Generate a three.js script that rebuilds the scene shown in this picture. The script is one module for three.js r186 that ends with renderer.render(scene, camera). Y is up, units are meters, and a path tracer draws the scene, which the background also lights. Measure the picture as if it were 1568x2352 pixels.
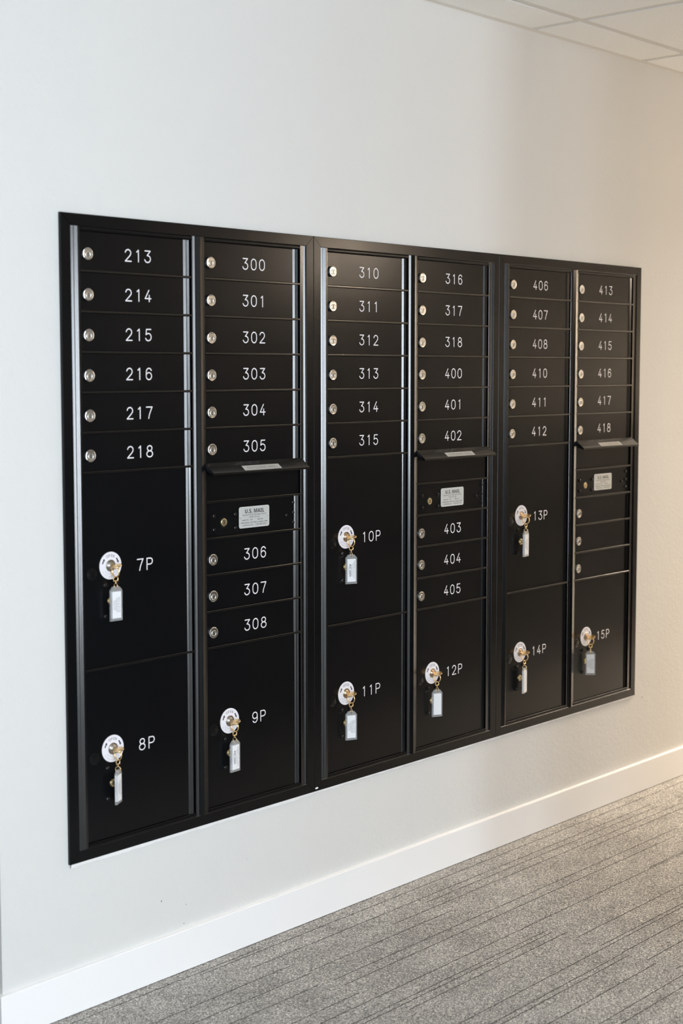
import * as THREE from 'three';
import { mergeGeometries, toCreasedNormals } from 'three/addons/utils/BufferGeometryUtils.js';
import { RoundedBoxGeometry } from 'three/addons/geometries/RoundedBoxGeometry.js';
import { RectAreaLightUniformsLib } from 'three/addons/lights/RectAreaLightUniformsLib.js';

// ───────────────────────── camera, sky, lights, exposure ─────────────────────────
const scene = new THREE.Scene();
const IMG_W = 1568, IMG_H = 2352, FOCAL = 3427.2;
const camera = new THREE.PerspectiveCamera(2 * Math.atan(IMG_H / 2 / FOCAL) * 180 / Math.PI, IMG_W / IMG_H, 0.05, 40);
camera.position.set(-1.9873, 1.4416, 2.6473);
camera.rotation.set(-0.0816, -0.8334, 0, 'YXZ');
camera.setViewOffset(IMG_W, IMG_H, -14.16, 43.92, IMG_W, IMG_H);   // the lens axis sits a little off the middle of the frame
camera.focus = 4.0; camera.userData.fStop = 3.4;
scene.add(camera);

const renderer = new THREE.WebGLRenderer({ antialias: true });
renderer.toneMapping = THREE.LinearToneMapping;
renderer.toneMappingExposure = 1.0;
renderer.shadowMap.enabled = true;
renderer.shadowMap.type = THREE.PCFSoftShadowMap;
RectAreaLightUniformsLib.init();

scene.background = new THREE.Color(0.55, 0.66, 0.8);               // overcast daylight outside the lobby windows

const ROOM = { left: -5, right: 6.5, front: 5, back: -3, height: 2.452, corridor: 1.75, corner: 0.86 };
const LOBBY_WINDOWS = [
  { x0: -3.5, x1: -2.45, y0: 0.06, y1: 2.1, power: 15.2, color: [0.92, 1.0, 1.1] },
  { x0: -1.8, x1: -1.2, y0: 0.55, y1: 2.25, power: 19, color: [0.92, 1.0, 1.1] },
  { x0: -0.78, x1: -0.24, y0: 0.75, y1: 2.35, power: 27, color: [0.9, 1.0, 1.1] },
];
const WARM = new THREE.Color(1.0, 0.82, 0.64);
const DOWNLIGHTS = [[2.2, 1.25, 3.2], [3.3, 0.7, 1.6], [4.9, 0.55, 57], [6.0, 0.7, 62]];
const SCONCE = { x: 2.75, y: 1.95, power: 1.08 };

for (const w of LOBBY_WINDOWS) {
  const l = new THREE.RectAreaLight(new THREE.Color().setRGB(...w.color), w.power, w.x1 - w.x0 - 0.12, w.y1 - w.y0 - 0.12);
  l.name = 'window_daylight';
  l.position.set((w.x0 + w.x1) / 2, (w.y0 + w.y1) / 2, ROOM.front - 0.02);
  l.lookAt(l.position.x, l.position.y, 0);
  scene.add(l);
}

// ───────────────────────── helpers ─────────────────────────
let seed = 20240611;
const rnd = () => { seed = (seed * 1664525 + 1013904223) >>> 0; return seed / 4294967296; };
const mm = (v) => v / 1000;

function noiseGrid(n, cells) {                                      // tileable smooth value noise, n x n, about 0..1
  const g = Float32Array.from({ length: cells * cells }, rnd), o = new Float32Array(n * n);
  for (let y = 0; y < n; y++) for (let x = 0; x < n; x++) {
    const u = x / n * cells, v = y / n * cells, i = Math.floor(u), j = Math.floor(v);
    let a = u - i, b = v - j; a = a * a * (3 - 2 * a); b = b * b * (3 - 2 * b);
    const at = (p, q) => g[(q % cells) * cells + p % cells];
    o[y * n + x] = (at(i, j) * (1 - a) + at(i + 1, j) * a) * (1 - b) + (at(i, j + 1) * (1 - a) + at(i + 1, j + 1) * a) * b;
  }
  return o;
}
function greyTexture(n, f, metres) {
  const d = new Uint8Array(n * n * 4);
  for (let i = 0; i < n * n; i++) { const v = Math.max(0, Math.min(255, Math.round(255 * f(i)))); d[4 * i] = d[4 * i + 1] = d[4 * i + 2] = v; d[4 * i + 3] = 255; }
  const t = new THREE.DataTexture(d, n, n);
  t.wrapS = t.wrapT = THREE.RepeatWrapping; t.magFilter = t.minFilter = THREE.LinearFilter;
  t.repeat.set(1 / metres, 1 / metres); t.needsUpdate = true;
  return t;
}
function canvasTexture(w, h, draw) {
  const c = document.createElement('canvas'); c.width = w; c.height = h;
  draw(c.getContext('2d'), w, h);
  const t = new THREE.CanvasTexture(c); t.colorSpace = THREE.SRGBColorSpace; t.anisotropy = 8;
  t.magFilter = THREE.LinearFilter;
  return t;
}
function boxUV(g) {                                                 // uv in metres, by the way each face looks
  if (g.index) g = g.toNonIndexed();
  const p = g.attributes.position, n = g.attributes.normal, uv = new Float32Array(p.count * 2);
  for (let i = 0; i < p.count; i++) {
    const ax = Math.abs(n.getX(i)), ay = Math.abs(n.getY(i)), az = Math.abs(n.getZ(i));
    const [u, v] = az >= ax && az >= ay ? [p.getX(i), p.getY(i)] : ax >= ay ? [p.getZ(i), p.getY(i)] : [p.getX(i), p.getZ(i)];
    uv[2 * i] = u; uv[2 * i + 1] = v;
  }
  g.setAttribute('uv', new THREE.BufferAttribute(uv, 2));
  return g;
}
function box(x0, x1, y0, y1, z0, z1, r = 0) {
  const w = x1 - x0, h = y1 - y0, d = z1 - z0;
  const g = r > 0 ? new RoundedBoxGeometry(w, h, d, 2, Math.min(r, w / 2.01, h / 2.01, d / 2.01)) : new THREE.BoxGeometry(w, h, d);
  g.translate((x0 + x1) / 2, (y0 + y1) / 2, (z0 + z1) / 2);
  return boxUV(g);
}
// sweeps a profile [[a, z], ...] along y (a = x) or along x (a = y); ends closed
function sweep(profile, along, t0, t1, crease = 0.7) {
  const s = new THREE.Shape(profile.map(([a, b]) => new THREE.Vector2(a, b)));
  let g = new THREE.ExtrudeGeometry(s, { depth: t1 - t0, bevelEnabled: false, steps: 1 });
  if (along === 'y') g.applyMatrix4(new THREE.Matrix4().set(1, 0, 0, 0, 0, 0, -1, t1, 0, 1, 0, 0, 0, 0, 0, 1));
  else g.applyMatrix4(new THREE.Matrix4().set(0, 0, 1, t0, 1, 0, 0, 0, 0, 1, 0, 0, 0, 0, 0, 1));
  g = toCreasedNormals(g, crease);
  return boxUV(g);
}
function lathe(points, segments = 40) {                             // profile [[radius, z], ...], axis = z
  const g = new THREE.LatheGeometry(points.map(([r, z]) => new THREE.Vector2(r, z)), segments);
  g.rotateX(Math.PI / 2);
  return toCreasedNormals(g, 0.5);
}
const mesh = (name, geometry, material, parent, label) => {
  const o = new THREE.Mesh(geometry, material); o.name = name; o.castShadow = o.receiveShadow = true;
  if (label) o.userData.label = label;
  parent.add(o);
  return o;
};
const used = {};
const numbered = (name) => { const k = used[name] = (used[name] ?? -1) + 1; return k ? name + '_' + String(k).padStart(3, '0') : name; };
function thing(name, label, category, position, group) {
  const o = new THREE.Group(); o.name = numbered(name); o.position.set(...position);
  o.userData = { label, category }; if (group) o.userData.group = group;
  scene.add(o);
  return o;
}
const struct = (name, geometry, material) => { const o = mesh(name, geometry, material, scene); o.userData.kind = 'structure'; return o; };

// ───────────────────────── materials ─────────────────────────
const nA = noiseGrid(512, 128), nB = noiseGrid(512, 61), nC = noiseGrid(512, 23), nD = noiseGrid(512, 200), nE = noiseGrid(512, 7);
const peelBump = greyTexture(512, (i) => { const v = 0.5 * nA[i] + 0.35 * nB[i] + 0.15 * nC[i]; return 0.5 + 1.4 * (v - 0.5); }, 0.7);
const powderBump = greyTexture(512, (i) => 0.6 * nD[i] + 0.4 * nA[i], 0.26);
const tileBump = greyTexture(512, (i) => { const v = 0.6 * nD[i] + 0.4 * nA[i]; return v < 0.36 ? 0.1 : 0.6 + 0.3 * v; }, 0.5);
const smudge = greyTexture(512, (i) => 0.8 + 0.1 * (nE[i] - 0.5) + 0.05 * (nC[i] - 0.5) + 0.06 * nD[i], 0.9);

const std = (color, roughness, extra = {}) => new THREE.MeshPhysicalMaterial({ color: new THREE.Color().setRGB(...color), roughness, metalness: 0, ...extra });
const M = {
  wall: std([0.72, 0.72, 0.705], 0.62, { bumpMap: peelBump, bumpScale: 0.00042 }),
  plain: std([0.7, 0.68, 0.64], 0.7),
  accent: std([0.24, 0.225, 0.2], 0.75),
  skirting: std([0.925, 0.925, 0.93], 0.4),
  tile: std([0.85, 0.86, 0.85], 0.95, { bumpMap: tileBump, bumpScale: 0.0005 }),
  grid: std([0.66, 0.65, 0.62], 0.5),
  paint: std([0.0034, 0.0039, 0.0048], 0.29, { bumpMap: powderBump, bumpScale: 0.000035, roughnessMap: smudge, specularIntensity: 0.52 }),
  extrusion: std([0.003, 0.0034, 0.0042], 0.2, { bumpMap: powderBump, bumpScale: 0.00003, specularIntensity: 1, ior: 1.8 }),
  dark: std([0.003, 0.003, 0.003], 0.7),
  white: std([0.82, 0.8, 0.83], 0.5),
  chrome: std([0.78, 0.77, 0.75], 0.28, { metalness: 1 }),
  chromeCore: std([0.66, 0.65, 0.63], 0.35, { metalness: 1 }),
  steel: std([0.55, 0.53, 0.5], 0.3, { metalness: 1 }),
  brass: std([0.93, 0.69, 0.36], 0.3, { metalness: 1 }),
  paleBrass: std([0.86, 0.74, 0.46], 0.33, { metalness: 1 }),
  bronze: std([0.62, 0.5, 0.37], 0.3, { metalness: 1 }),
  slot: std([0.02, 0.018, 0.015], 0.6),
  plug: std([0.0034, 0.0039, 0.0048], 0.3, { specularIntensity: 0.6 }),
  blackScrew: std([0.006, 0.006, 0.007], 0.16),
  caulk: std([0.95, 0.95, 0.95], 0.4),
  clear: new THREE.MeshPhysicalMaterial({ color: new THREE.Color().setRGB(0.93, 0.94, 0.95), roughness: 0.06, metalness: 0, transmission: 0.8, thickness: 0, ior: 1.49 }),
  speck: std([0.12, 0.11, 0.1], 0.8),
  wood: std([0.012, 0.01, 0.008], 0.6),
  pane: std([0.8, 0.85, 0.9], 0.6, { emissive: new THREE.Color(0.55, 0.62, 0.7), emissiveIntensity: 1 }),
  frame: std([0.05, 0.05, 0.05], 0.4),
  bulb: std([1, 0.9, 0.75], 0.5, { emissive: new THREE.Color(1, 0.75, 0.45), emissiveIntensity: 3 }),
};

// carpet: heathered grey loop pile with thin dark lines woven along the corridor
const CARPET = { x0: -0.4, w: 3.6, d: 1.8 };
const LINES = [   // z, x from, x to
  [0.056, 0.35, 3.2], [0.043, -0.4, 0.56], [0.117, 0.46, 2.3], [0.146, 1.08, 2.29], [0.176, -0.1, 0.52], [0.184, 0.9, 2.38], [0.162, 2.4, 3.2], [0.235, 0.53, 1.08],
  [0.243, -0.2, 0.53], [0.216, 1.75, 2.4], [0.305, -0.4, 0.48], [0.312, 0.53, 2.13], [0.35, 0.53, 2.05], [0.336, 2.36, 3.2], [0.452, -0.4, 3.0], [0.445, 1.743, 3.2], [0.405, -0.3, 0.52],
  [0.506, -0.2, 1.134], [0.522, -0.3, 1.132], [0.551, 0.53, 1.156], [0.59, 1.147, 2.36], [0.665, 1.144, 2.9], [0.679, -0.4, 1.75], [0.75, 0.0, 1.134], [0.732, -0.2, 1.134],
  [0.729, 1.137, 1.75], [0.8, 1.14, 2.4], [0.826, -0.1, 1.136], [0.88, 1.14, 1.75], [0.91, -0.4, 1.75], [0.945, 0.2, 1.14], [1.02, -0.4, 0.8], [1.06, 0.5, 2.9], [1.14, -0.3, 1.74],
  [1.21, 0.5, 2.3], [1.3, -0.4, 2.36], [1.37, 0.53, 3.2], [1.44, -0.2, 1.14], [1.52, 1.14, 3.1], [1.6, -0.4, 1.74], [1.69, 0.53, 2.9],
];
const carpetMap = canvasTexture(2048, 2048, (c, W, H) => {
  const im = c.createImageData(W, H), d = im.data, soft = noiseGrid(512, 40);
  const fine = new Float32Array(W * H);
  for (let i = 0; i < W * H; i++) fine[i] = rnd();
  for (let y = 0; y < H; y++) for (let x = 0; x < W; x++) {
    const xl = (x + 1) % W, yu = (y + 1) % H, yv = (y + 2) % H;
    let v = (fine[y * W + x] * 1.3 + fine[y * W + xl] * 0.25 + fine[yu * W + x] * 1.3 + fine[yu * W + xl] * 0.25 + fine[yv * W + x] * 0.5) / 3.6;
    v = 0.5 + (v - 0.5) * 1.75 + (soft[(y >> 2) * 512 + (x >> 2)] - 0.5) * 0.16;
    v = Math.max(0, Math.min(1.25, v));
    const o = 4 * (y * W + x), b = 92 + 140 * v;
    d[o] = b * 1.0; d[o + 1] = b * 0.99; d[o + 2] = b * 0.965; d[o + 3] = 255;
  }
  c.putImageData(im, 0, 0);
  for (const [z, a, b] of LINES) {
    const y = z / CARPET.d * H, x0 = (a - CARPET.x0) / CARPET.w * W, x1 = (b - CARPET.x0) / CARPET.w * W;
    for (let x = x0; x < x1; x += 4) {
      c.fillStyle = 'rgba(44,40,37,' + (0.7 + 0.3 * rnd()) + ')';
      c.fillRect(x, y - 1.3 + (rnd() - 0.5) * 1.1, 4.4, 2.2 + rnd() * 1.0);
    }
  }
});
carpetMap.wrapS = carpetMap.wrapT = THREE.RepeatWrapping;
const carpetBump = greyTexture(512, (i) => 0.7 * nD[i] + 0.3 * nA[i], 0.5);
M.carpet = std([1, 1, 1], 1.0, { map: carpetMap, bumpMap: carpetBump, bumpScale: 0.0016 });

// ───────────────────────── the room ─────────────────────────
const H = ROOM.height, WALL_END = -0.179;
{
  // floor slab; texture laid in metres from the wall
  const g = new THREE.BoxGeometry(ROOM.right - ROOM.left + 0.4, 0.12, ROOM.front - ROOM.back + 0.4);
  g.translate((ROOM.right + ROOM.left) / 2, -0.06, (ROOM.front + ROOM.back) / 2);
  const p = g.attributes.position, uv = g.attributes.uv;
  for (let i = 0; i < p.count; i++) uv.setXY(i, (p.getX(i) - CARPET.x0) / CARPET.w, 1 - p.getZ(i) / CARPET.d);
  carpetBump.repeat.set(CARPET.w / 0.5, CARPET.d / 0.5);
  struct('floor', g, M.carpet);
}
const CAB_W = 0.79, CAB_H = 1.4404, CAB_Y = 0.3426;
let wallBack;
{
  const s = new THREE.Shape();
  s.moveTo(WALL_END, 0); s.lineTo(ROOM.right, 0); s.lineTo(ROOM.right, H + 0.15); s.lineTo(WALL_END, H + 0.15); s.closePath();
  const hole = new THREE.Path(), e = 0.006;
  hole.moveTo(e, CAB_Y + e); hole.lineTo(e, CAB_Y + CAB_H - e); hole.lineTo(3 * CAB_W - e, CAB_Y + CAB_H - e); hole.lineTo(3 * CAB_W - e, CAB_Y + e); hole.closePath();
  s.holes.push(hole);
  const g = new THREE.ExtrudeGeometry(s, { depth: 0.2, bevelEnabled: false });
  g.translate(0, 0, -0.2);
  wallBack = struct('wall_back', boxUV(g), M.wall);
  struct('wall_nook_side', box(WALL_END, WALL_END + 0.2, 0, H + 0.15, ROOM.back, -0.2), M.plain);
  struct('wall_recess', box(WALL_END + 0.2, ROOM.right, 0, H + 0.15, -0.45, -0.25), M.plain);
  struct('wall_nook', box(ROOM.left, WALL_END + 0.2, 0, H + 0.15, ROOM.back - 0.15, ROOM.back), M.plain);
  struct('wall_left', box(ROOM.left - 0.15, ROOM.left, 0, H + 0.15, ROOM.back, ROOM.front + 0.2), M.plain);
  struct('wall_right', box(ROOM.right, ROOM.right + 0.15, 0, H + 0.15, -0.45, ROOM.corridor + 0.2), M.plain);
  struct('wall_corridor', box(ROOM.corner, ROOM.right, 0, H + 0.15, ROOM.corridor, ROOM.corridor + 0.15), M.accent);
  const dado = struct('trim_1', box(ROOM.corner - 0.02, ROOM.right, 0.02, 1.16, ROOM.corridor - 0.025, ROOM.corridor - 0.001), M.wood);
  mesh('rail', box(ROOM.corner - 0.02, ROOM.right, 1.16, 1.2, ROOM.corridor - 0.045, ROOM.corridor - 0.001, 0.004), M.wood, dado);
  struct('wall_lobby_side', box(ROOM.corner, ROOM.corner + 0.15, 0, H + 0.15, ROOM.corridor + 0.15, ROOM.front), M.plain);
  // front wall with the two window openings
  const f = new THREE.Shape();
  f.moveTo(ROOM.left, 0); f.lineTo(ROOM.corner + 0.15, 0); f.lineTo(ROOM.corner + 0.15, H + 0.15); f.lineTo(ROOM.left, H + 0.15); f.closePath();
  for (const w of LOBBY_WINDOWS) {
    const q = new THREE.Path(); q.moveTo(w.x0, w.y0); q.lineTo(w.x0, w.y1); q.lineTo(w.x1, w.y1); q.lineTo(w.x1, w.y0); q.closePath(); f.holes.push(q);
  }
  const fg = new THREE.ExtrudeGeometry(f, { depth: 0.2, bevelEnabled: false }); fg.translate(0, 0, ROOM.front);
  struct('wall_front', boxUV(fg), M.plain);
  LOBBY_WINDOWS.forEach((w, i) => {
    const o = new THREE.Group(); o.name = 'window_' + (i + 1); o.userData.kind = 'structure'; scene.add(o);
    const z = ROOM.front + 0.02, t = 0.05;
    mesh('frame', mergeGeometries([box(w.x0, w.x0 + t, w.y0, w.y1, z, z + 0.06), box(w.x1 - t, w.x1, w.y0, w.y1, z, z + 0.06),
      box(w.x0 + t, w.x1 - t, w.y0, w.y0 + t, z, z + 0.06), box(w.x0 + t, w.x1 - t, w.y1 - t, w.y1, z, z + 0.06)]), M.frame, o);
    mesh('pane', box(w.x0 + t, w.x1 - t, w.y0 + t, w.y1 - t, z + 0.02, z + 0.03), M.pane, o);
  });
}
{
  // suspended ceiling: slab above, metal grid, lay-in tiles one by one
  const ceiling = struct('ceiling', box(ROOM.left - 0.15, ROOM.right + 0.15, H + 0.1, H + 0.2, ROOM.back - 0.15, ROOM.front + 0.2), M.plain);
  const t = 0.012, pitch = 0.611, X0 = 1.7255, Z0 = 0.182, gap = 0.0025;
  const zs = [0.001, Z0]; for (let z = Z0 + pitch; z < ROOM.corridor - 0.1; z += pitch) zs.push(z); zs.push(ROOM.corridor);
  const tee = (x0, x1, z0, z1) => box(x0, x1, H, H + 0.012, z0, z1, 0.0012);
  for (let j = 1; j < zs.length - 1; j++) mesh('main_tee', tee(WALL_END, ROOM.right, zs[j] - t, zs[j] + t), M.grid, ceiling);
  const n0 = -4, n1 = 8, shapes = {};
  for (let i = n0; i < n1; i++) for (let j = 0; j < zs.length - 1; j++) {
    const x = X0 + i * pitch, za = j ? zs[j] + t : zs[0], zb = j < zs.length - 2 ? zs[j + 1] - t : zs[j + 1];
    const left = Math.max(x - t, WALL_END);
    if (x > WALL_END + t && x < ROOM.right) mesh('cross_tee', tee(x - t, x + t, za, zb), M.grid, ceiling);
    const a = Math.max(x + t, WALL_END) + gap, b = Math.min(x + pitch - t, ROOM.right) - gap;
    if (b - a < 0.05) continue;
    mesh('ceiling_tile', box(a, b, H - 0.0018, H + 0.016, za + gap, zb - gap, 0.0009), M.tile, ceiling);
  }
  // plain board over the lobby
  mesh('lobby_board', mergeGeometries([box(ROOM.left, ROOM.corner + 0.15, H, H + 0.012, ROOM.corridor, ROOM.front), box(ROOM.left, WALL_END, H, H + 0.012, ROOM.back, ROOM.corridor)]), M.tile, ceiling);
  mesh('wall_angle', sweep([[H - 0.004, 0.0], [H - 0.004, 0.001], [H - 0.0022, 0.002], [H - 0.0022, 0.021], [H - 0.0016, 0.022], [H + 0.0005, 0.022], [H + 0.0005, 0.0]], 'x', WALL_END, ROOM.right), M.grid, ceiling);
}
{
  // bead of white caulk under the cabinets, ragged along its edge
  const n = 240, P = [], top = CAB_Y + 0.0005;
  const row = Array.from({ length: n + 1 }, (_, i) => { const x = 0.004 + (3 * CAB_W - 0.008) * i / n; return [x, top - (i < 80 ? 0.0078 : 0.0056) - 0.0026 * nC[(i * 7) % 512] - 0.0014 * nA[(i * 11) % 512], 0.0024 + 0.0016 * nB[(i * 5) % 512]]; });
  for (let i = 0; i < n; i++) {
    const [x0, y0, z0] = row[i], [x1, y1, z1] = row[i + 1];
    const q = (a, b, c, d) => P.push(...a, ...b, ...c, ...a, ...c, ...d);
    q([x0, top, z0 + 0.003], [x0, y0 + 0.001, z0], [x1, y1 + 0.001, z1], [x1, top, z1 + 0.003]);
    q([x0, y0 + 0.001, z0], [x0, y0, 0], [x1, y1, 0], [x1, y1 + 0.001, z1]);
  }
  const g = new THREE.BufferGeometry(); g.setAttribute('position', new THREE.Float32BufferAttribute(P, 3)); g.computeVertexNormals();
  mesh('caulk_bead', boxUV(g), M.caulk, wallBack, 'ragged white caulk under the cabinets');
  // scuffs and dabs of paint
  const fleck = (name, x, y, z, w, h, m) => mesh(name, new THREE.IcosahedronGeometry(1, 1).scale(w, h, 0.0005), m, wallBack).position.set(x, y, z);
  for (const [u, v, w, h] of [[0.27, 0.187, 0.0014, 0.002], [0.34, 0.113, 0.0014, 0.0014], [0.348, 0.158, 0.0008, 0.0012], [2.43, 0.325, 0.0016, 0.0026], [0.55, 0.22, 0.0009, 0.0008]]) fleck('scuff_mark', u, v, 0.0003, w, h, M.speck);
}
{
  const t = 0.012, h = 0.1015;
  const prof = [[0.002, 0.0], [0.002, t], [h - 0.002, t], [h - 0.0005, t - 0.001], [h, t - 0.003], [h, 0.0]];
  struct('baseboard_back', mergeGeometries([sweep(prof, 'x', WALL_END - t, ROOM.right, 0.3), box(WALL_END - t, WALL_END, 0.002, h, -2.9, 0.0)]), M.skirting);
}

// ───────────────────────── printed faces ─────────────────────────
const plateMap = canvasTexture(824, 416, (c, W, h) => {
  c.fillStyle = '#c9cccb'; c.fillRect(0, 0, W, h);
  c.strokeStyle = '#dfe1e0'; c.lineWidth = 16; c.strokeRect(4, 4, W - 8, h - 8);
  c.fillStyle = '#17131a'; c.textAlign = 'center'; c.textBaseline = 'alphabetic';
  const put = (s, x, y, size, w, weight = '') => { c.font = weight + ' ' + size + 'px sans-serif'; c.save(); c.translate(x, y); const k = w / c.measureText(s).width; c.scale(k, 1); c.fillText(s, 0, 0); c.restore(); };
  put('U.S. MAIL', 418, 128, 108, 540, 'bold');
  c.fillStyle = '#3c3b3f';
  put('Approved by the Postmaster General', 415, 176, 44, 660);
  put('USPS STD-4C', 418, 226, 46, 290);
  put('Model 3716', 165, 274, 32, 170, 'bold'); put('U/R', 330, 274, 32, 60, 'bold'); put('Mfg. Date', 575, 274, 32, 150, 'bold');
  put('Salsbury Industries  1010 E. 62nd St.  Los Angeles, CA 90001', 412, 326, 32, 730, 'bold');
  put('mailboxes.com', 230, 378, 44, 290); put('1-800-MAILBOX', 592, 378, 44, 310);
});
const outgoingMap = canvasTexture(762, 96, (c, W, h) => {
  c.fillStyle = '#bdbbb4'; c.fillRect(0, 0, W, h);
  c.fillStyle = '#65635e'; c.font = '68px sans-serif'; c.textAlign = 'center'; c.textBaseline = 'middle';
  c.save(); c.translate(W / 2, h / 2 + 3); c.scale(620 / c.measureText('OUTGOING MAIL').width, 1); c.fillText('OUTGOING MAIL', 0, 0); c.restore();
});
const discMap = canvasTexture(640, 640, (c, W) => {
  c.fillStyle = '#eceaf1'; c.fillRect(0, 0, W, W);
  c.translate(W / 2, W / 2); c.textAlign = 'center'; c.textBaseline = 'middle';
  const arc = (s, r, mid, step, size, color, inside) => {
    c.fillStyle = color; c.font = size + 'px sans-serif';
    [...s].forEach((ch, i) => {
      const a = mid + (i - (s.length - 1) / 2) * step * (inside ? -1 : 1);
      c.save(); c.rotate(a); c.translate(0, inside ? r : -r); c.fillText(ch, 0, 0); c.restore();
    });
  };
  arc('OPEN', 232, 0, 0.27, 94, '#3f3e44', false);
  arc('KEY WILL REMAIN', 196, 0, 0.125, 38, '#9b9aa2', true);
  arc('IN LOCK AFTER OPENING', 258, 0, 0.108, 38, '#9b9aa2', true);
  c.fillStyle = '#16131e';
  for (const side of [-1, 1]) {
    c.save(); c.rotate(side * 1.08); c.translate(0, -232); c.rotate(Math.PI / 2);
    c.fillRect(-16, -22, 32, 84); c.beginPath(); c.moveTo(-34, -20); c.lineTo(34, -20); c.lineTo(0, -68); c.fill();
    c.restore();
  }
});
// wording on the paper slips reads downwards
const slipLines = [
  [['PROPERTY OF U.S.P.S.', 22, ''], ['DROP IN ANY MAIL BOX', 15, ''], ['RETURN POSTAGE', 15, ''], ['BIN 10050', 30, 'bold '], ['GUARANTEED', 15, '']],
  [['PARCEL LOCKER KEY', 17, ''], ['LEAVE KEY IN LOCK', 17, ''], ['AFTER REMOVING', 17, ''], ['YOUR PARCEL', 17, ''], ['THANK YOU', 17, '']],
  [],
];
const slipMaps = slipLines.map((rows) => canvasTexture(224, 512, (c, W, h) => {
  c.fillStyle = '#e9ebee'; c.fillRect(0, 0, W, h);
  c.translate(W / 2, h / 2); c.rotate(Math.PI / 2); c.fillStyle = '#4d5058'; c.textAlign = 'center'; c.textBaseline = 'middle';
  rows.forEach(([s, size, w], i) => { c.font = w + size * 2.0 + 'px sans-serif'; c.fillText(s, 0, (i - (rows.length - 1) / 2) * 38); });
}));
M.plate = std([1, 1, 1], 0.35, { map: plateMap, metalness: 0.15 });
M.outgoing = std([1, 1, 1], 0.4, { map: outgoingMap });
M.disc = std([1, 1, 1], 0.4, { map: discMap });
M.slips = slipMaps.map((m) => std([1, 1, 1], 0.7, { map: m }));

// engraved single-stroke figures, box 1 wide x 1 high, y up
const arcPts = (cx, cy, rx, ry, a0, a1, n = 14) => Array.from({ length: n + 1 }, (_, i) => { const a = (a0 + (a1 - a0) * i / n) * Math.PI / 180; return [cx + rx * Math.cos(a), cy + ry * Math.sin(a)]; });
const GLYPH = {
  0: [[...arcPts(0.5, 0.62, 0.5, 0.38, 0, 180), ...arcPts(0.5, 0.38, 0.5, 0.38, 180, 360), [1, 0.62]]],
  1: [[[0.28, 0.84], [0.58, 1], [0.58, 0]]],
  2: [[...arcPts(0.48, 0.71, 0.46, 0.29, 170, -25, 16), [0.72, 0.44], [0.0, 0.0], [1, 0]]],
  3: [[[0.06, 1], [0.95, 1], [0.42, 0.6], ...arcPts(0.48, 0.3, 0.5, 0.3, 80, -165, 18)]],
  4: [[[0.66, 1], [0.0, 0.27], [1, 0.27]], [[0.7, 0.56], [0.7, 0]]],
  5: [[[0.92, 1], [0.16, 1], [0.08, 0.54], ...arcPts(0.47, 0.32, 0.5, 0.32, 128, -160, 18)]],
  6: [[...arcPts(0.52, 0.68, 0.46, 0.32, 25, 180, 12), [0.03, 0.32], ...arcPts(0.5, 0.31, 0.47, 0.31, 180, 540, 26)]],
  7: [[[0.0, 1], [1, 1], [0.72, 0.62], [0.5, 0.3], [0.4, 0]]],
  8: [[...arcPts(0.5, 0.77, 0.4, 0.23, -90, 270, 24)], [...arcPts(0.5, 0.27, 0.5, 0.27, 90, 450, 26)]],
  9: [[...arcPts(0.5, 0.69, 0.47, 0.31, 0, 360, 26), [0.97, 0.6], ...arcPts(0.5, 0.34, 0.47, 0.34, 0, -150, 14)]],
  P: [[[0, 0], [0, 1], [0.55, 1], ...arcPts(0.58, 0.73, 0.42, 0.27, 90, -90, 14), [0, 0.46]]],
};
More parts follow.
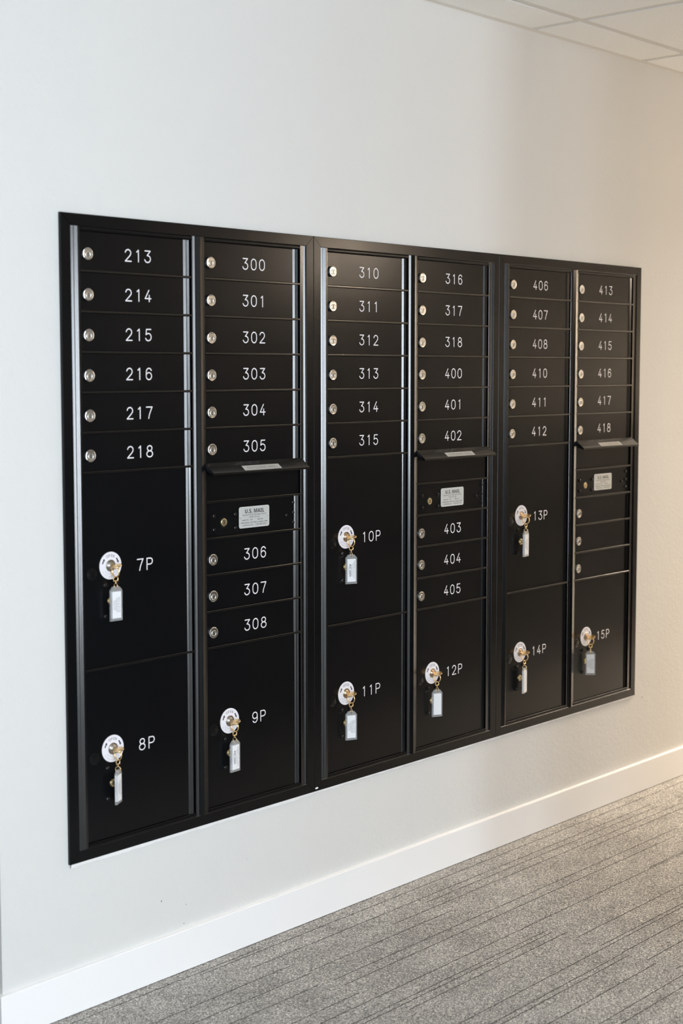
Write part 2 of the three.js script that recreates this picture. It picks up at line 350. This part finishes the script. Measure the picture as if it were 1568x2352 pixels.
function strokeText(text, cx, cy, z, hgt = 0.0258, wid = 0.017, pitch = 0.0283, stroke = 0.00275) {
  const pos = [], r = stroke / 2, n = text.length;
  [...text].forEach((ch, k) => {
    const w = ch === 'P' ? wid * 0.95 : wid, ox = cx + (k - (n - 1) / 2) * pitch - w / 2, oy = cy - hgt / 2;
    let level = 0;
    for (const path of GLYPH[ch]) {
      const q = path.map(([x, y]) => [ox + x * w, oy + y * hgt]).filter((p, i, a) => !i || Math.hypot(p[0] - a[i - 1][0], p[1] - a[i - 1][1]) > 1e-6);
      const dir = (i) => { const dx = q[i + 1][0] - q[i][0], dy = q[i + 1][1] - q[i][1], l = Math.hypot(dx, dy); return [dx / l, dy / l]; };
      const cuts = [0];                                             // strokes part at sharp corners
      for (let i = 1; i + 1 < q.length; i++) { const a = dir(i - 1), b = dir(i); if (a[0] * b[0] + a[1] * b[1] < 0.72) cuts.push(i); }
      cuts.push(q.length - 1);
      for (let c = 0; c + 1 < cuts.length; c++) {
        const a = cuts[c], b = cuts[c + 1], zz = z + 0.00006 * level++, L = [], R = [];
        const closed = Math.hypot(q[a][0] - q[b][0], q[a][1] - q[b][1]) < 1e-6;
        for (let i = a; i <= b; i++) {
          const d0 = dir(i > a ? i - 1 : closed ? b - 1 : i), d1 = dir(i < b ? i : closed ? a : i - 1);
          let nx = -(d0[1] + d1[1]), ny = d0[0] + d1[0]; const l = Math.hypot(nx, ny), k = r / (l * l / 2) ; nx *= k; ny *= k;
          L.push([q[i][0] + nx, q[i][1] + ny]); R.push([q[i][0] - nx, q[i][1] - ny]);
        }
        const tri = (...t) => t.forEach((p) => pos.push(...p, zz));
        for (let i = 0; i + 1 < L.length; i++) { tri(R[i], R[i + 1], L[i + 1]); tri(R[i], L[i + 1], L[i]); }
        if (!closed) for (const [i, s] of [[a, -1], [b, 1]]) {      // rounded ends
          const d = dir(s < 0 ? a : b - 1), th = Math.atan2(d[1] * s, d[0] * s), m = 7;
          for (let k = 0; k < m; k++) { const e = th - Math.PI / 2 + Math.PI * k / m, f = e + Math.PI / m; tri(q[i], [q[i][0] + r * Math.cos(e), q[i][1] + r * Math.sin(e)], [q[i][0] + r * Math.cos(f), q[i][1] + r * Math.sin(f)]); }
        }
      }
    }
  });
  const g = new THREE.BufferGeometry();
  g.setAttribute('position', new THREE.Float32BufferAttribute(pos, 3)); g.computeVertexNormals();
  g.setAttribute('uv', new THREE.Float32BufferAttribute(new Float32Array(pos.length / 3 * 2), 2));
  return g;
}

// ───────────────────────── mailbox cabinets ─────────────────────────
// cabinet space: x from its left edge, y up from its bottom, z = 0 on the trim's front face; sizes below in millimetres from the top left
const Y = (y) => CAB_H + mm(y);
const DOOR_Z = -0.0058, FRAME_Z = -0.0012, COL = 364.5, PITCH = 88.7, ROW0 = -34.3;
const rowLine = (k) => ROW0 - PITCH * k;                            // middle of divider k
const SILL = -1405;

const bump = (x0, x1, base, top, n = 8) => Array.from({ length: n + 1 }, (_, i) => [mm(x0 + (x1 - x0) * i / n), mm(base + (top - base) * Math.sin(Math.PI * i / n))]);
// ridge of an extrusion: a nearly flat slope up from the left, rounded over at its crest
const ridge = (x0, x1, base, top) => {
  const w = x1 - x0, h = top - base, q = [[0, 0], [0.3, 0.34], [0.6, 0.66], [0.8, 0.86], [0.9, 0.95], [0.95, 1], [0.985, 0.95], [1, 0.6]];
  return q.map(([u, v]) => [mm(x0 + w * u), mm(base + h * v)]);
};
const PROFILE = {
  left: [[mm(26), -0.012], [mm(26), mm(-4)], ...ridge(28.2, 33.4, -3.9, -0.5), [mm(33.6), mm(-3.4)], [mm(37.6), mm(-3.2)], ...ridge(37.8, 40.6, -3, -1.2), [mm(40.8), mm(-3)], [mm(43), mm(-2.8)], ...ridge(43.2, 45.4, -2.6, -1.2), [mm(46), FRAME_Z], [mm(52), FRAME_Z], [mm(52.5), mm(-1.8)], [mm(52.5), -0.012]],
  midRight: [[mm(377), -0.012], [mm(377), mm(-1.9)], [mm(377.6), FRAME_Z], [mm(379.2), FRAME_Z], [mm(379.6), mm(-3)], ...ridge(380.6, 386, -4.1, -0.6), [mm(387), mm(-3)], [mm(387), -0.012]],
  midLeft: [[mm(387.2), -0.012], [mm(387.2), mm(-2)], [mm(387.8), FRAME_Z], [mm(389.4), FRAME_Z], ...bump(389.6, 411.5, -1.2, 2.2, 20), [mm(412), FRAME_Z], [mm(416.6), FRAME_Z], [mm(417), mm(-1.8)], [mm(417), -0.012]],
  right: [[mm(741.8), -0.012], [mm(741.8), mm(-1.8)], [mm(742.4), FRAME_Z], [mm(752), FRAME_Z], [mm(752.4), mm(-3)], ...ridge(753, 759, -4.4, -0.5), [mm(760), mm(-3.5)], [mm(763), mm(-3.5)], [mm(763), -0.012]],
};
const GEO = {};
for (const k in PROFILE) GEO[k] = sweep(PROFILE[k], 'y', Y(-1415.5), Y(-27), 0.5);
const bar = (y0, y1) => {                                           // shared horizontal rail of a column, drawn for column one
  const f = FRAME_Z + 0.0006, b = 0.0011, c = (e, sy, s) => Array.from({ length: 6 }, (_, i) => { const a = s > 0 ? i / 5 : 1 - i / 5; return [e + sy * b * (1 - Math.cos(a * Math.PI / 2)), f - b + b * Math.sin(a * Math.PI / 2)]; });
  return sweep([[Y(y0), -0.012], ...c(Y(y0), 1, 1), ...c(Y(y1), -1, -1), [Y(y1), -0.012]], 'x', mm(52.5), mm(377), 0.6);
};
GEO.header = bar(-36.2, -28); GEO.sill = bar(-1415, SILL);
GEO.divider = bar(rowLine(1) - 2.5, rowLine(1) + 2.5);
// trim with mitred corners: profile s (in from the outer edge), z
function trimPiece(side) {
  const W = CAB_W - 0.0004, T = mm(27), prof = [[0.0002, -0.0078], [0.0002, -0.0012], [0.0012, 0], [T - 0.0012, 0], [T, -0.0012], [T, -0.010], [0.0012, -0.010]].map(([s, z]) => [s, z]);
  const L = side === 'left' || side === 'right' ? CAB_H : W, off = 0.0005, P = [];
  const at = ([s, z], end) => {
    const t = end ? L - s - off : s + off;
    return side === 'left' ? [s, t, z] : side === 'right' ? [W - s, t, z] : side === 'top' ? [t, CAB_H - s, z] : [t, s, z];
  };
  const flip = side === 'left' || side === 'top' ? false : true;
  const quad = (a, b, c, d) => { const v = flip ? [a, c, b, a, d, c] : [a, b, c, a, c, d]; v.forEach((q) => P.push(...q)); };
  for (let i = 0; i < prof.length; i++) { const j = (i + 1) % prof.length; quad(at(prof[i], 0), at(prof[j], 0), at(prof[j], 1), at(prof[i], 1)); }
  for (const end of [0, 1]) for (let i = 1; i + 1 < prof.length; i++) {
    const t = [at(prof[0], end), at(prof[i], end), at(prof[i + 1], end)]; if (flip !== !!end) t.reverse(); t.reverse(); t.forEach((q) => P.push(...q));
  }
  const g = new THREE.BufferGeometry(); g.setAttribute('position', new THREE.Float32BufferAttribute(P, 3)); g.computeVertexNormals();
  return boxUV(g);
}
for (const s of ['left', 'right', 'top', 'bottom']) GEO['trim_' + s] = trimPiece(s);
GEO.body = box(mm(8), CAB_W - mm(8), mm(8), CAB_H - mm(8), -0.16, -0.0122);

const doorCache = {};
function doorGeo(y0, y1, x1) {                                      // sheet steel door, column one
  const key = [Math.round((y1 - y0) * 10), x1].join();
  return doorCache[key] ??= box(mm(53.4), mm(x1), -mm(y1 - y0) / 2, mm(y1 - y0) / 2, DOOR_Z - 0.002, DOOR_Z, 0.0007);
}
const hingeCache = {};
function hingeGeo(h, parcel) {
  const key = [Math.round(h * 10), parcel].join();
  const a = parcel ? [...ridge(357, 361.4, -6.4, -3.5), [mm(361.6), mm(-6.2)], [mm(365.8), mm(-6)]] : [...ridge(354.4, 360.2, -7, -3.3), [mm(360.4), mm(-6.4)], [mm(365.4), mm(-6.2)]], b = parcel ? ridge(366, 370.2, -6, -3.4) : ridge(365.6, 370.4, -6.2, -3.2);
  return hingeCache[key] ??= sweep([[a[0][0], -0.010], ...a, ...b, [mm(371.4), mm(-6.5)], [mm(372.4), mm(-6.5)], [mm(372.4), -0.010]], 'y', -mm(h) / 2, mm(h) / 2, 0.9);
}
// cam lock: chromed collar with a dished face, core with a keyway set low in it
GEO.lock = lathe([[0.0122, -0.006], [0.0122, 0.0036], [0.0126, 0.004], [0.0136, 0.0042], [0.0138, 0.005], [0.0134, 0.0058], [0.0126, 0.0062], [0.0105, 0.0059], [0.0085, 0.0057], [0, 0.0056]], 40);
GEO.lockCore = (() => { const g = lathe([[0.0074, 0.0054], [0.0074, 0.0066], [0.0070, 0.0070], [0.0062, 0.0067], [0.0055, 0.0062], [0.0018, 0.0061], [0, 0.0061]], 32); g.translate(0, -0.0018, 0); return g; })();
GEO.keyway = box(-0.0007, 0.0007, -0.0065, 0.0028, 0.0060, 0.0065);
GEO.disc = (() => {
  const g = new THREE.CylinderGeometry(mm(31.2), mm(31.3), 0.0009, 64); g.rotateX(Math.PI / 2);
  const p = g.attributes.position, uv = g.attributes.uv;
  for (let i = 0; i < p.count; i++) uv.setXY(i, 0.5 + p.getX(i) / mm(62.6), 0.5 + p.getY(i) / mm(62.6));
  return g;
})();
GEO.cylinder = lathe([[0.0136, 0], [0.0136, 0.0011], [0.0131, 0.0016], [0.0122, 0.0016], [0.0116, 0.0006], [0.0098, 0.0004], [0.0096, 0.0004], [0, 0.0004]], 40);
GEO.lockPlug = lathe([[0.0095, 0.0002], [0.0094, 0.0022], [0.0088, 0.0028], [0.0078, 0.0028], [0.0074, 0.0042], [0.0066, 0.0048], [0.0056, 0.0048], [0.0052, 0.0062], [0, 0.0064]], 40);
GEO.brassLock = lathe([[0.0092, 0], [0.0092, 0.0006], [0.0082, 0.001], [0.0080, 0.0034], [0.0076, 0.0039], [0.0066, 0.0037], [0.0058, 0.0031], [0, 0.0031]], 32);
GEO.brassSlot = mergeGeometries([box(-0.0008, 0.0008, 0.0004, 0.0048, 0.0031, 0.0034), box(-0.0002, 0.0014, -0.0026, 0.0008, 0.0031, 0.0034), box(-0.0012, 0.0004, -0.0052, -0.0022, 0.0031, 0.0034)]);
GEO.sunkLock = lathe([[0.0122, 0.0003], [0.0118, 0.0008], [0.0108, 0.0005], [0.0104, 0.0002], [0, 0.0002]], 32);
GEO.sunkFace = lathe([[0.0091, 0.0006], [0.0089, 0.0016], [0.0082, 0.002], [0, 0.002]], 32);
GEO.screw = lathe([[0.005, 0], [0.0049, 0.0014], [0.0041, 0.003], [0.0027, 0.004], [0, 0.0044]], 20);
GEO.plug = boxUV(lathe([[0.0136, 0], [0.0135, 0.0002], [0.0131, 0.0006], [0.0127, 0.0002], [0.0123, 0.0003], [0, 0.0003]], 40));
GEO.plateShape = (() => {
  const w = mm(103), h = mm(52), r = mm(5), s = new THREE.Shape();
  s.moveTo(-w / 2 + r, -h / 2); s.lineTo(w / 2 - r, -h / 2); s.absarc(w / 2 - r, -h / 2 + r, r, -Math.PI / 2, 0); s.lineTo(w / 2, h / 2 - r); s.absarc(w / 2 - r, h / 2 - r, r, 0, Math.PI / 2);
  s.lineTo(-w / 2 + r, h / 2); s.absarc(-w / 2 + r, h / 2 - r, r, Math.PI / 2, Math.PI); s.lineTo(-w / 2, -h / 2 + r); s.absarc(-w / 2 + r, -h / 2 + r, r, Math.PI, Math.PI * 1.5);
  const g = new THREE.ExtrudeGeometry(s, { depth: 0.0008, bevelEnabled: true, bevelThickness: 0.0002, bevelSize: 0.0002, bevelSegments: 1, curveSegments: 8 });
  const p = g.attributes.position, uv = g.attributes.uv;
  for (let i = 0; i < p.count; i++) uv.setXY(i, 0.5 + p.getX(i) / w, 0.5 + p.getY(i) / h);
  return g;
})();
GEO.rivet = lathe([[0.0019, 0], [0.0017, 0.0007], [0.0009, 0.0011], [0, 0.0012]], 14);
// hood over the outgoing slot
const HOOD = [[Y(-562.5), -0.010], [Y(-562.5), -0.001], [Y(-564), 0.0014], [Y(-570), 0.0088], [Y(-570.8), 0.0088], [Y(-571.4), 0.0096], [Y(-583.6), 0.0262], [Y(-584.6), 0.0272], [Y(-589.2), 0.0272], [Y(-589.6), 0.0266], [Y(-589.4), 0.0238], [Y(-587), 0.0236], [Y(-576), 0.0086], [Y(-571.5), 0.0], [Y(-571.5), -0.010]];
GEO.hood = sweep(HOOD, 'x', mm(52), mm(380.5), 0.3);
GEO.hoodEnd = [52, 378.5].map((x) => sweep([[Y(-563), -0.006], [Y(-564.6), 0.001], [Y(-571.6), 0.0094], [Y(-585), 0.0262], [Y(-589), 0.0262], [Y(-589), 0.022], [Y(-577), -0.006]], 'x', mm(x + 0.4), mm(x + 1.8), 0.2));
GEO.hoodLabel = (() => {
  const a = [Y(-572.4), 0.0110], b = [Y(-582.6), 0.0248], len = Math.hypot(a[0] - b[0], a[1] - b[1]);
  const g = new RoundedBoxGeometry(mm(126), len, 0.0008, 1, 0.0003);
  const p = g.attributes.position, uv = g.attributes.uv;
  for (let i = 0; i < p.count; i++) uv.setXY(i, 0.5 + p.getX(i) / mm(126), 0.5 + p.getY(i) / len);
  g.rotateX(-Math.atan2(b[1] - a[1], a[0] - b[0])); g.translate(mm(220), (a[0] + b[0]) / 2 + 0.0004, (a[1] + b[1]) / 2 + 0.0004);
  return g;
})();

function parcelKit(door, x, y, plug) {                                    // what every parcel door carries, measured from its disc
  const put = (name, g, m, dx, dy, dz = DOOR_Z) => { const o = mesh(name, g, m, door); o.position.set(mm(x + dx), mm(dy), dz); return o; };
  put('open_disc', GEO.disc, M.disc, 0, y, DOOR_Z + 0.0005);
  put('lock_cylinder', GEO.cylinder, M.steel, 0, y, DOOR_Z + 0.0009);
  put('lock_plug', GEO.lockPlug, plug, 0, y, DOOR_Z + 0.0009);
  put('brass_lock', GEO.brassLock, M.paleBrass, 0, y - 80);
  put('keyhole', GEO.brassSlot, M.slot, 0, y - 80);
  put('knockout_plug', GEO.plug, M.plug, -52.5, y - 14.5);
  for (const [dx, dy] of [[-17, -43], [16, -43], [-17, -114], [16, -114]]) put('screw', GEO.screw, M.blackScrew, dx, y + dy);
}
const DISC_X = 128, KEY_SPOTS = [];

function makeCabinet(i, label, leftNumbers, rightNumbers, lowerNumbers, parcels) {
  const cab = thing('mailbox_cabinet', label, 'mailboxes', [CAB_W * i, CAB_Y, 0.008], 'black mailbox cabinets set side by side in the wall');
  mesh('cabinet_body', GEO.body, M.dark, cab);
  for (const s of ['left', 'right', 'top', 'bottom']) mesh('trim', GEO['trim_' + s], M.paint, cab);
  for (const k of ['left', 'midRight', 'midLeft', 'right']) mesh('stile', GEO[k], k === 'midLeft' ? M.paint : M.extrusion, cab);
  for (const c of [0, 1]) {
    const dx = mm(COL * c);
    for (const k of ['header', 'sill']) mesh(k, GEO[k], M.paint, cab).position.x = dx;
    const lines = c ? [1, 2, 3, 4, 5, 7, 8, 9, 10, 11] : [1, 2, 3, 4, 5, 6, 11];
    for (const k of lines) mesh('divider', GEO.divider, M.extrusion, cab).position.set(dx, -mm(PITCH * (k - 1)), 0);
    const door = (name, ya, yb, text, x1, hinge) => {               // ya above yb, in mm from the top
      const mid = (ya + yb) / 2, h = ya - yb;
      const d = mesh(name, doorGeo(0, h, x1), M.paint, cab, text);
      d.position.set(dx, Y(mid), 0);
      if (hinge) mesh('hinge', hingeGeo(h, name !== 'mailbox_door'), M.extrusion, d);
      return [d, mid];
    };
    const small = (k, text) => {
      const ya = k === 1 ? -37 : rowLine(k - 1) - 2.8, yb = rowLine(k) + 2.8;
      const [d, mid] = door('mailbox_door', ya, yb, text ? 'mailbox door numbered ' + text : 'mailbox door without a number', 354.4, true);
      const yl = rowLine(k) + 37.4 - mid;
      for (const [n, g, m] of [['lock', GEO.lock, M.chrome], ['lock_core', GEO.lockCore, M.chromeCore], ['keyway', GEO.keyway, M.slot]]) mesh(n, g, m, d).position.set(mm(73), mm(yl), DOOR_Z);
      if (text) mesh('number', strokeText(text, mm(218.5), mm(rowLine(k) + 40.6 - mid), DOOR_Z + 0.0003), M.white, d, 'white number ' + text);
    };
    const parcel = (ka, yb, text, y) => {
      const [d, mid] = door('parcel_door', rowLine(ka) - 2.8, yb, 'parcel door marked ' + text, 357.4, true);
      parcelKit(d, DISC_X, y - mid, i ? M.bronze : M.steel);
      mesh('number', strokeText(text, mm(229), mm(y - 6.5 - mid), DOOR_Z + 0.0003), M.white, d, 'white marking ' + text);
      KEY_SPOTS.push([CAB_W * i + dx + mm(DISC_X), CAB_Y + Y(y), 0.008 + DOOR_Z, text]);
    };
    (c ? rightNumbers : leftNumbers).forEach((t, k) => small(k + 1, t));
    if (!c) { parcel(6, rowLine(11) + 2.8, parcels[0], -779.5); parcel(11, SILL + 0.8, parcels[1], -1199.5); continue; }
    // outgoing slot under its hood, then the plate panel
    const hd = mesh('outgoing_hood', GEO.hood, M.extrusion, cab); hd.position.x = dx;
    for (const g of GEO.hoodEnd) mesh('hood_end', g, M.paint, hd);
    mesh('outgoing_label', GEO.hoodLabel, M.outgoing, hd, 'pale label reading OUTGOING MAIL');
    door('outgoing_panel', rowLine(6) - 6, rowLine(7) + 2.8, null, 371, false);
    const [pl, mid] = door('plate_panel', rowLine(7) - 2.8, rowLine(8) + 2.8, null, 357.4, true);
    const put = (n, g, m, x, y, z = DOOR_Z, l) => { const o = mesh(n, g, m, pl, l); o.position.set(mm(x), mm(y - mid), z); };
    put('mail_plate', GEO.plateShape, M.plate, 215.5, -701, DOOR_Z + 0.0002, 'silver plate reading U.S. MAIL');
    put('rivet', GEO.rivet, M.chrome, 168, -701, DOOR_Z + 0.001); put('rivet', GEO.rivet, M.chrome, 262, -701, DOOR_Z + 0.001);
    put('lock_collar', GEO.sunkLock, M.blackScrew, 113, -707.5); put('brass_lock', GEO.sunkFace, M.paleBrass, 113, -707.5); put('keyhole', GEO.brassSlot, M.slot, 113, -707.5, DOOR_Z - 0.001);
    for (const [x, y] of [[79.7, -690.5], [79.7, -724], [150, -690.5], [150, -724], [327.4, -706], [352, -674.5], [352, -700], [352, -725]]) put('screw', GEO.screw, M.blackScrew, x, y);
    lowerNumbers.forEach((t, k) => small(9 + k, t));
    parcel(11, SILL + 0.8, parcels[2], -1199.5);
  }
  if (i === 1) mesh('paint_chip', new THREE.IcosahedronGeometry(1, 1).scale(0.0062, 0.0026, 0.0004), M.caulk, cab, 'chip of bare white where the paint is gone').position.set(0.008, 0.0085, 0);
  return cab;
}
makeCabinet(0, 'leftmost of the three black mailbox cabinets, its first door marked 213', ['213', '214', '215', '216', '217', '218'], ['300', '301', '302', '303', '304', '305'], ['306', '307', '308'], ['7P', '8P', '9P']);
makeCabinet(1, 'middle one of the three black mailbox cabinets, standing between the two others', ['310', '311', '312', '313', '314', '315'], ['316', '317', '318', '400', '401', '402'], ['403', '404', '405'], ['10P', '11P', '12P']);
makeCabinet(2, 'rightmost of the three black mailbox cabinets, with three small doors left unnumbered', ['406', '407', '408', '410', '411', '412'], ['413', '414', '415', '416', '417', '418'], ['', '', ''], ['13P', '14P', '15P']);

// ───────────────────────── keys left in the parcel locks ─────────────────────────
// key space: origin on the lock's axis at the door face, key points along z
const tube = (pts, r, closed = false, n = 40) => new THREE.TubeGeometry(new THREE.CatmullRomCurve3(pts.map((p) => new THREE.Vector3(...p)), closed), n, r, 8, closed);
const KG = {
  blade: box(-0.0042, 0.0042, -0.001, 0.001, 0.0045, 0.0125, 0.0004),
  bow: (() => {
    const s = new THREE.Shape();                                    // drawn x across, y outwards
    s.moveTo(-0.0042, 0.0115); s.bezierCurveTo(-0.0125, 0.0125, -0.0135, 0.020, -0.0118, 0.0245); s.bezierCurveTo(-0.0095, 0.0315, -0.004, 0.0325, 0, 0.0325);
    s.bezierCurveTo(0.004, 0.0325, 0.0095, 0.0315, 0.0118, 0.0245); s.bezierCurveTo(0.0135, 0.020, 0.0125, 0.0125, 0.0042, 0.0115); s.closePath();
    const h = new THREE.Path(); h.absarc(0, 0.0272, 0.0027, 0, Math.PI * 2, true); s.holes.push(h);
    const g = new THREE.ExtrudeGeometry(s, { depth: 0.0018, bevelEnabled: true, bevelThickness: 0.0005, bevelSize: 0.0004, bevelSegments: 2, curveSegments: 14 });
    g.translate(0, 0, -0.0009); g.rotateX(Math.PI / 2);             // y outwards becomes z outwards
    return g;
  })(),
  ring: (() => { const g = mergeGeometries([new THREE.TorusGeometry(0.0122, 0.0009, 8, 44), (() => { const t = new THREE.TorusGeometry(0.0122, 0.0009, 8, 44); t.translate(0, 0, 0.0015); return t; })()]); g.rotateY(Math.PI / 2); return g; })(),
  swivel: mergeGeometries([tube([[-0.0055, -0.0075, 0], [-0.0062, -0.001, 0], [0, 0.0022, 0], [0.0062, -0.001, 0], [0.0055, -0.0075, 0]], 0.0012, false, 28), tube([[-0.0058, -0.0078, 0], [0, -0.0078, 0], [0.0058, -0.0078, 0]], 0.0014, false, 8), tube([[0, -0.0064, 0], [0, -0.010, 0], [0, -0.0135, 0]], 0.0013, false, 8)]),
  loop: (() => { const g = new THREE.TorusGeometry(0.0062, 0.0010, 8, 30); return g; })(),
  tag: (() => {
    const w = 0.0155, top = 0, bot = -0.077, c = 0.0075, s = new THREE.Shape();
    s.moveTo(-w + c, top); s.lineTo(w - c, top); s.lineTo(w, top - c - 0.001); s.lineTo(w, bot); s.lineTo(-w, bot); s.lineTo(-w, top - c - 0.001); s.closePath();
    const h = new THREE.Path(); h.absarc(0, top - 0.0045, 0.0024, 0, Math.PI * 2, true); s.holes.push(h);
    const g = new THREE.ExtrudeGeometry(s, { depth: 0.0048, bevelEnabled: true, bevelThickness: 0.0007, bevelSize: 0.0006, bevelSegments: 2, curveSegments: 12 });
    g.translate(0, 0, -0.0024);
    return g;
  })(),
  slip: (() => {
    const w = 0.0242, h = 0.0605, g = new THREE.BoxGeometry(w, h, 0.0068); g.translate(0, -0.0412, 0);
    return g;
  })(),
};
const TAGS = {   // turn of the tag (degrees towards the left), paper, lean of the bow, label
  '7P': [2, 1, 20, 'brass key and printed clear tag in the lock of parcel door 7P'],
  '8P': [-31, 1, 18, 'brass key with its clear tag seen nearly edge-on in parcel door 8P'],
  '9P': [-4, 0, 22, 'brass key and printed clear tag in the lock of parcel door 9P'],
  '10P': [24, 0, 18, 'brass key and printed clear tag in the lock of parcel door 10P'],
  '11P': [25, 1, 20, 'brass key and printed clear tag in the lock of parcel door 11P'],
  '12P': [23, 2, 19, 'brass key with a blank white tag in parcel door 12P'],
  '13P': [-10, 1, 22, 'bright brass key and narrow turned tag in parcel door 13P'],
  '14P': [-18, 2, 22, 'bright brass key with clear tag seen nearly edge-on in parcel door 14P'],
  '15P': [46, 1, 24, 'bright brass key and broad printed tag in parcel door 15P'],
};
let firstKey;
for (const [x, y, z, text] of KEY_SPOTS) {
  const [turn, paper, lean, label] = TAGS[text];
  let k;
  if (!firstKey) {
    k = firstKey = new THREE.Group();
    mesh('blade', KG.blade, M.brass, k); mesh('bow', KG.bow, M.brass, k);
    const r = mesh('key_ring', KG.ring, M.brass, k); r.position.set(-0.0007, -0.0118, 0.0185);
    const sw = mesh('swivel', KG.swivel, M.brass, k); sw.position.set(0, -0.0256, 0.0185);
    const lo = mesh('tag_loop', KG.loop, M.brass, k); lo.position.set(0, -0.0452, 0.0185);
    const tg = mesh('tag', KG.tag, M.clear, k); tg.position.set(0, -0.0462, 0.0185);
    mesh('paper_slip', KG.slip, M.slips[0], tg);
  } else k = firstKey.clone();
  k.name = numbered('locker_key'); k.position.set(x, y, z);
  k.userData = { label, category: 'key', group: 'brass keys hanging in the parcel door locks' };
  const part = (n) => k.children.find((o) => o.name === n);
  part('bow').rotation.z = part('blade').rotation.z = lean * Math.PI / 180;
  const t = -turn * Math.PI / 180;
  part('tag').rotation.y = t; part('tag_loop').rotation.y = t + Math.PI / 2; part('swivel').rotation.y = t * 0.4;
  part('tag').children[0].material = M.slips[paper];
  scene.add(k);
}

// ───────────────────────── corridor lamps (beyond the frame) ─────────────────────────
DOWNLIGHTS.forEach(([x, z, power], i) => {
  const o = thing('downlight', 'round recessed ceiling downlight, ' + ['nearest to the mailboxes', 'second from the mailboxes', 'third from the mailboxes', 'farthest along the corridor'][i], 'lamp', [x, H, z]);
  mesh('rim', lathe([[0.058, 0.0], [0.075, -0.002], [0.078, -0.006], [0.056, -0.012], [0.054, -0.002]], 36).rotateX(-Math.PI / 2), M.white, o);
  mesh('lens', new THREE.CylinderGeometry(0.052, 0.052, 0.004, 32).translate(0, -0.003, 0), M.bulb, o);
  const l = new THREE.SpotLight(WARM, power, 0, 1.25, 0.9, 2);
  l.name = 'downlight_beam'; l.position.set(x, H - 0.03, z); l.target.position.set(x, 0, z); l.castShadow = true; l.shadow.radius = 2.5;
  scene.add(l); scene.add(l.target);
});

{
  const x0 = 0.98, z0 = 1.33, z1 = ROOM.corridor - 0.03, o = thing('low_cabinet', 'long low dark cabinet along the corridor wall facing the mailboxes', 'cabinet', [0, 0, 0]);
  mesh('carcass', box(x0, 6.4, 0.06, 0.76, z0 + 0.02, z1), M.wood, o);
  mesh('plinth', box(x0 + 0.03, 6.37, 0, 0.06, z0 + 0.06, z1), M.wood, o);
  mesh('worktop', box(x0 - 0.02, 6.42, 0.76, 0.8, z0 - 0.01, z1, 0.004), M.wood, o);
  for (let i = 0; i < 9; i++) mesh('door', box(x0 + 0.6 * i + 0.004, x0 + 0.6 * i + 0.596, 0.08, 0.75, z0, z0 + 0.019, 0.002), M.wood, o);
}
{
  const { x, y, power } = SCONCE, z = ROOM.corridor - 0.001, o = thing('wall_sconce', 'small warm wall lamp on the corridor wall facing the mailboxes', 'lamp', [x, y, z]);
  mesh('back_plate', box(-0.05, 0.05, -0.08, 0.08, -0.015, 0, 0.004), M.chrome, o);
  mesh('shade', lathe([[0.045, -0.09], [0.05, -0.085], [0.05, 0.085], [0.045, 0.09]], 32).rotateX(Math.PI / 2).translate(0, 0, -0.075), M.bulb, o);
  const l = new THREE.PointLight(WARM, power); l.name = 'sconce_glow'; l.position.set(x, y, z - 0.075); l.shadow.radius = 2; scene.add(l);
}

scene.traverse((o) => { if (o.isLight && 'castShadow' in o && !o.isRectAreaLight) o.castShadow = true; });
renderer.render(scene, camera);
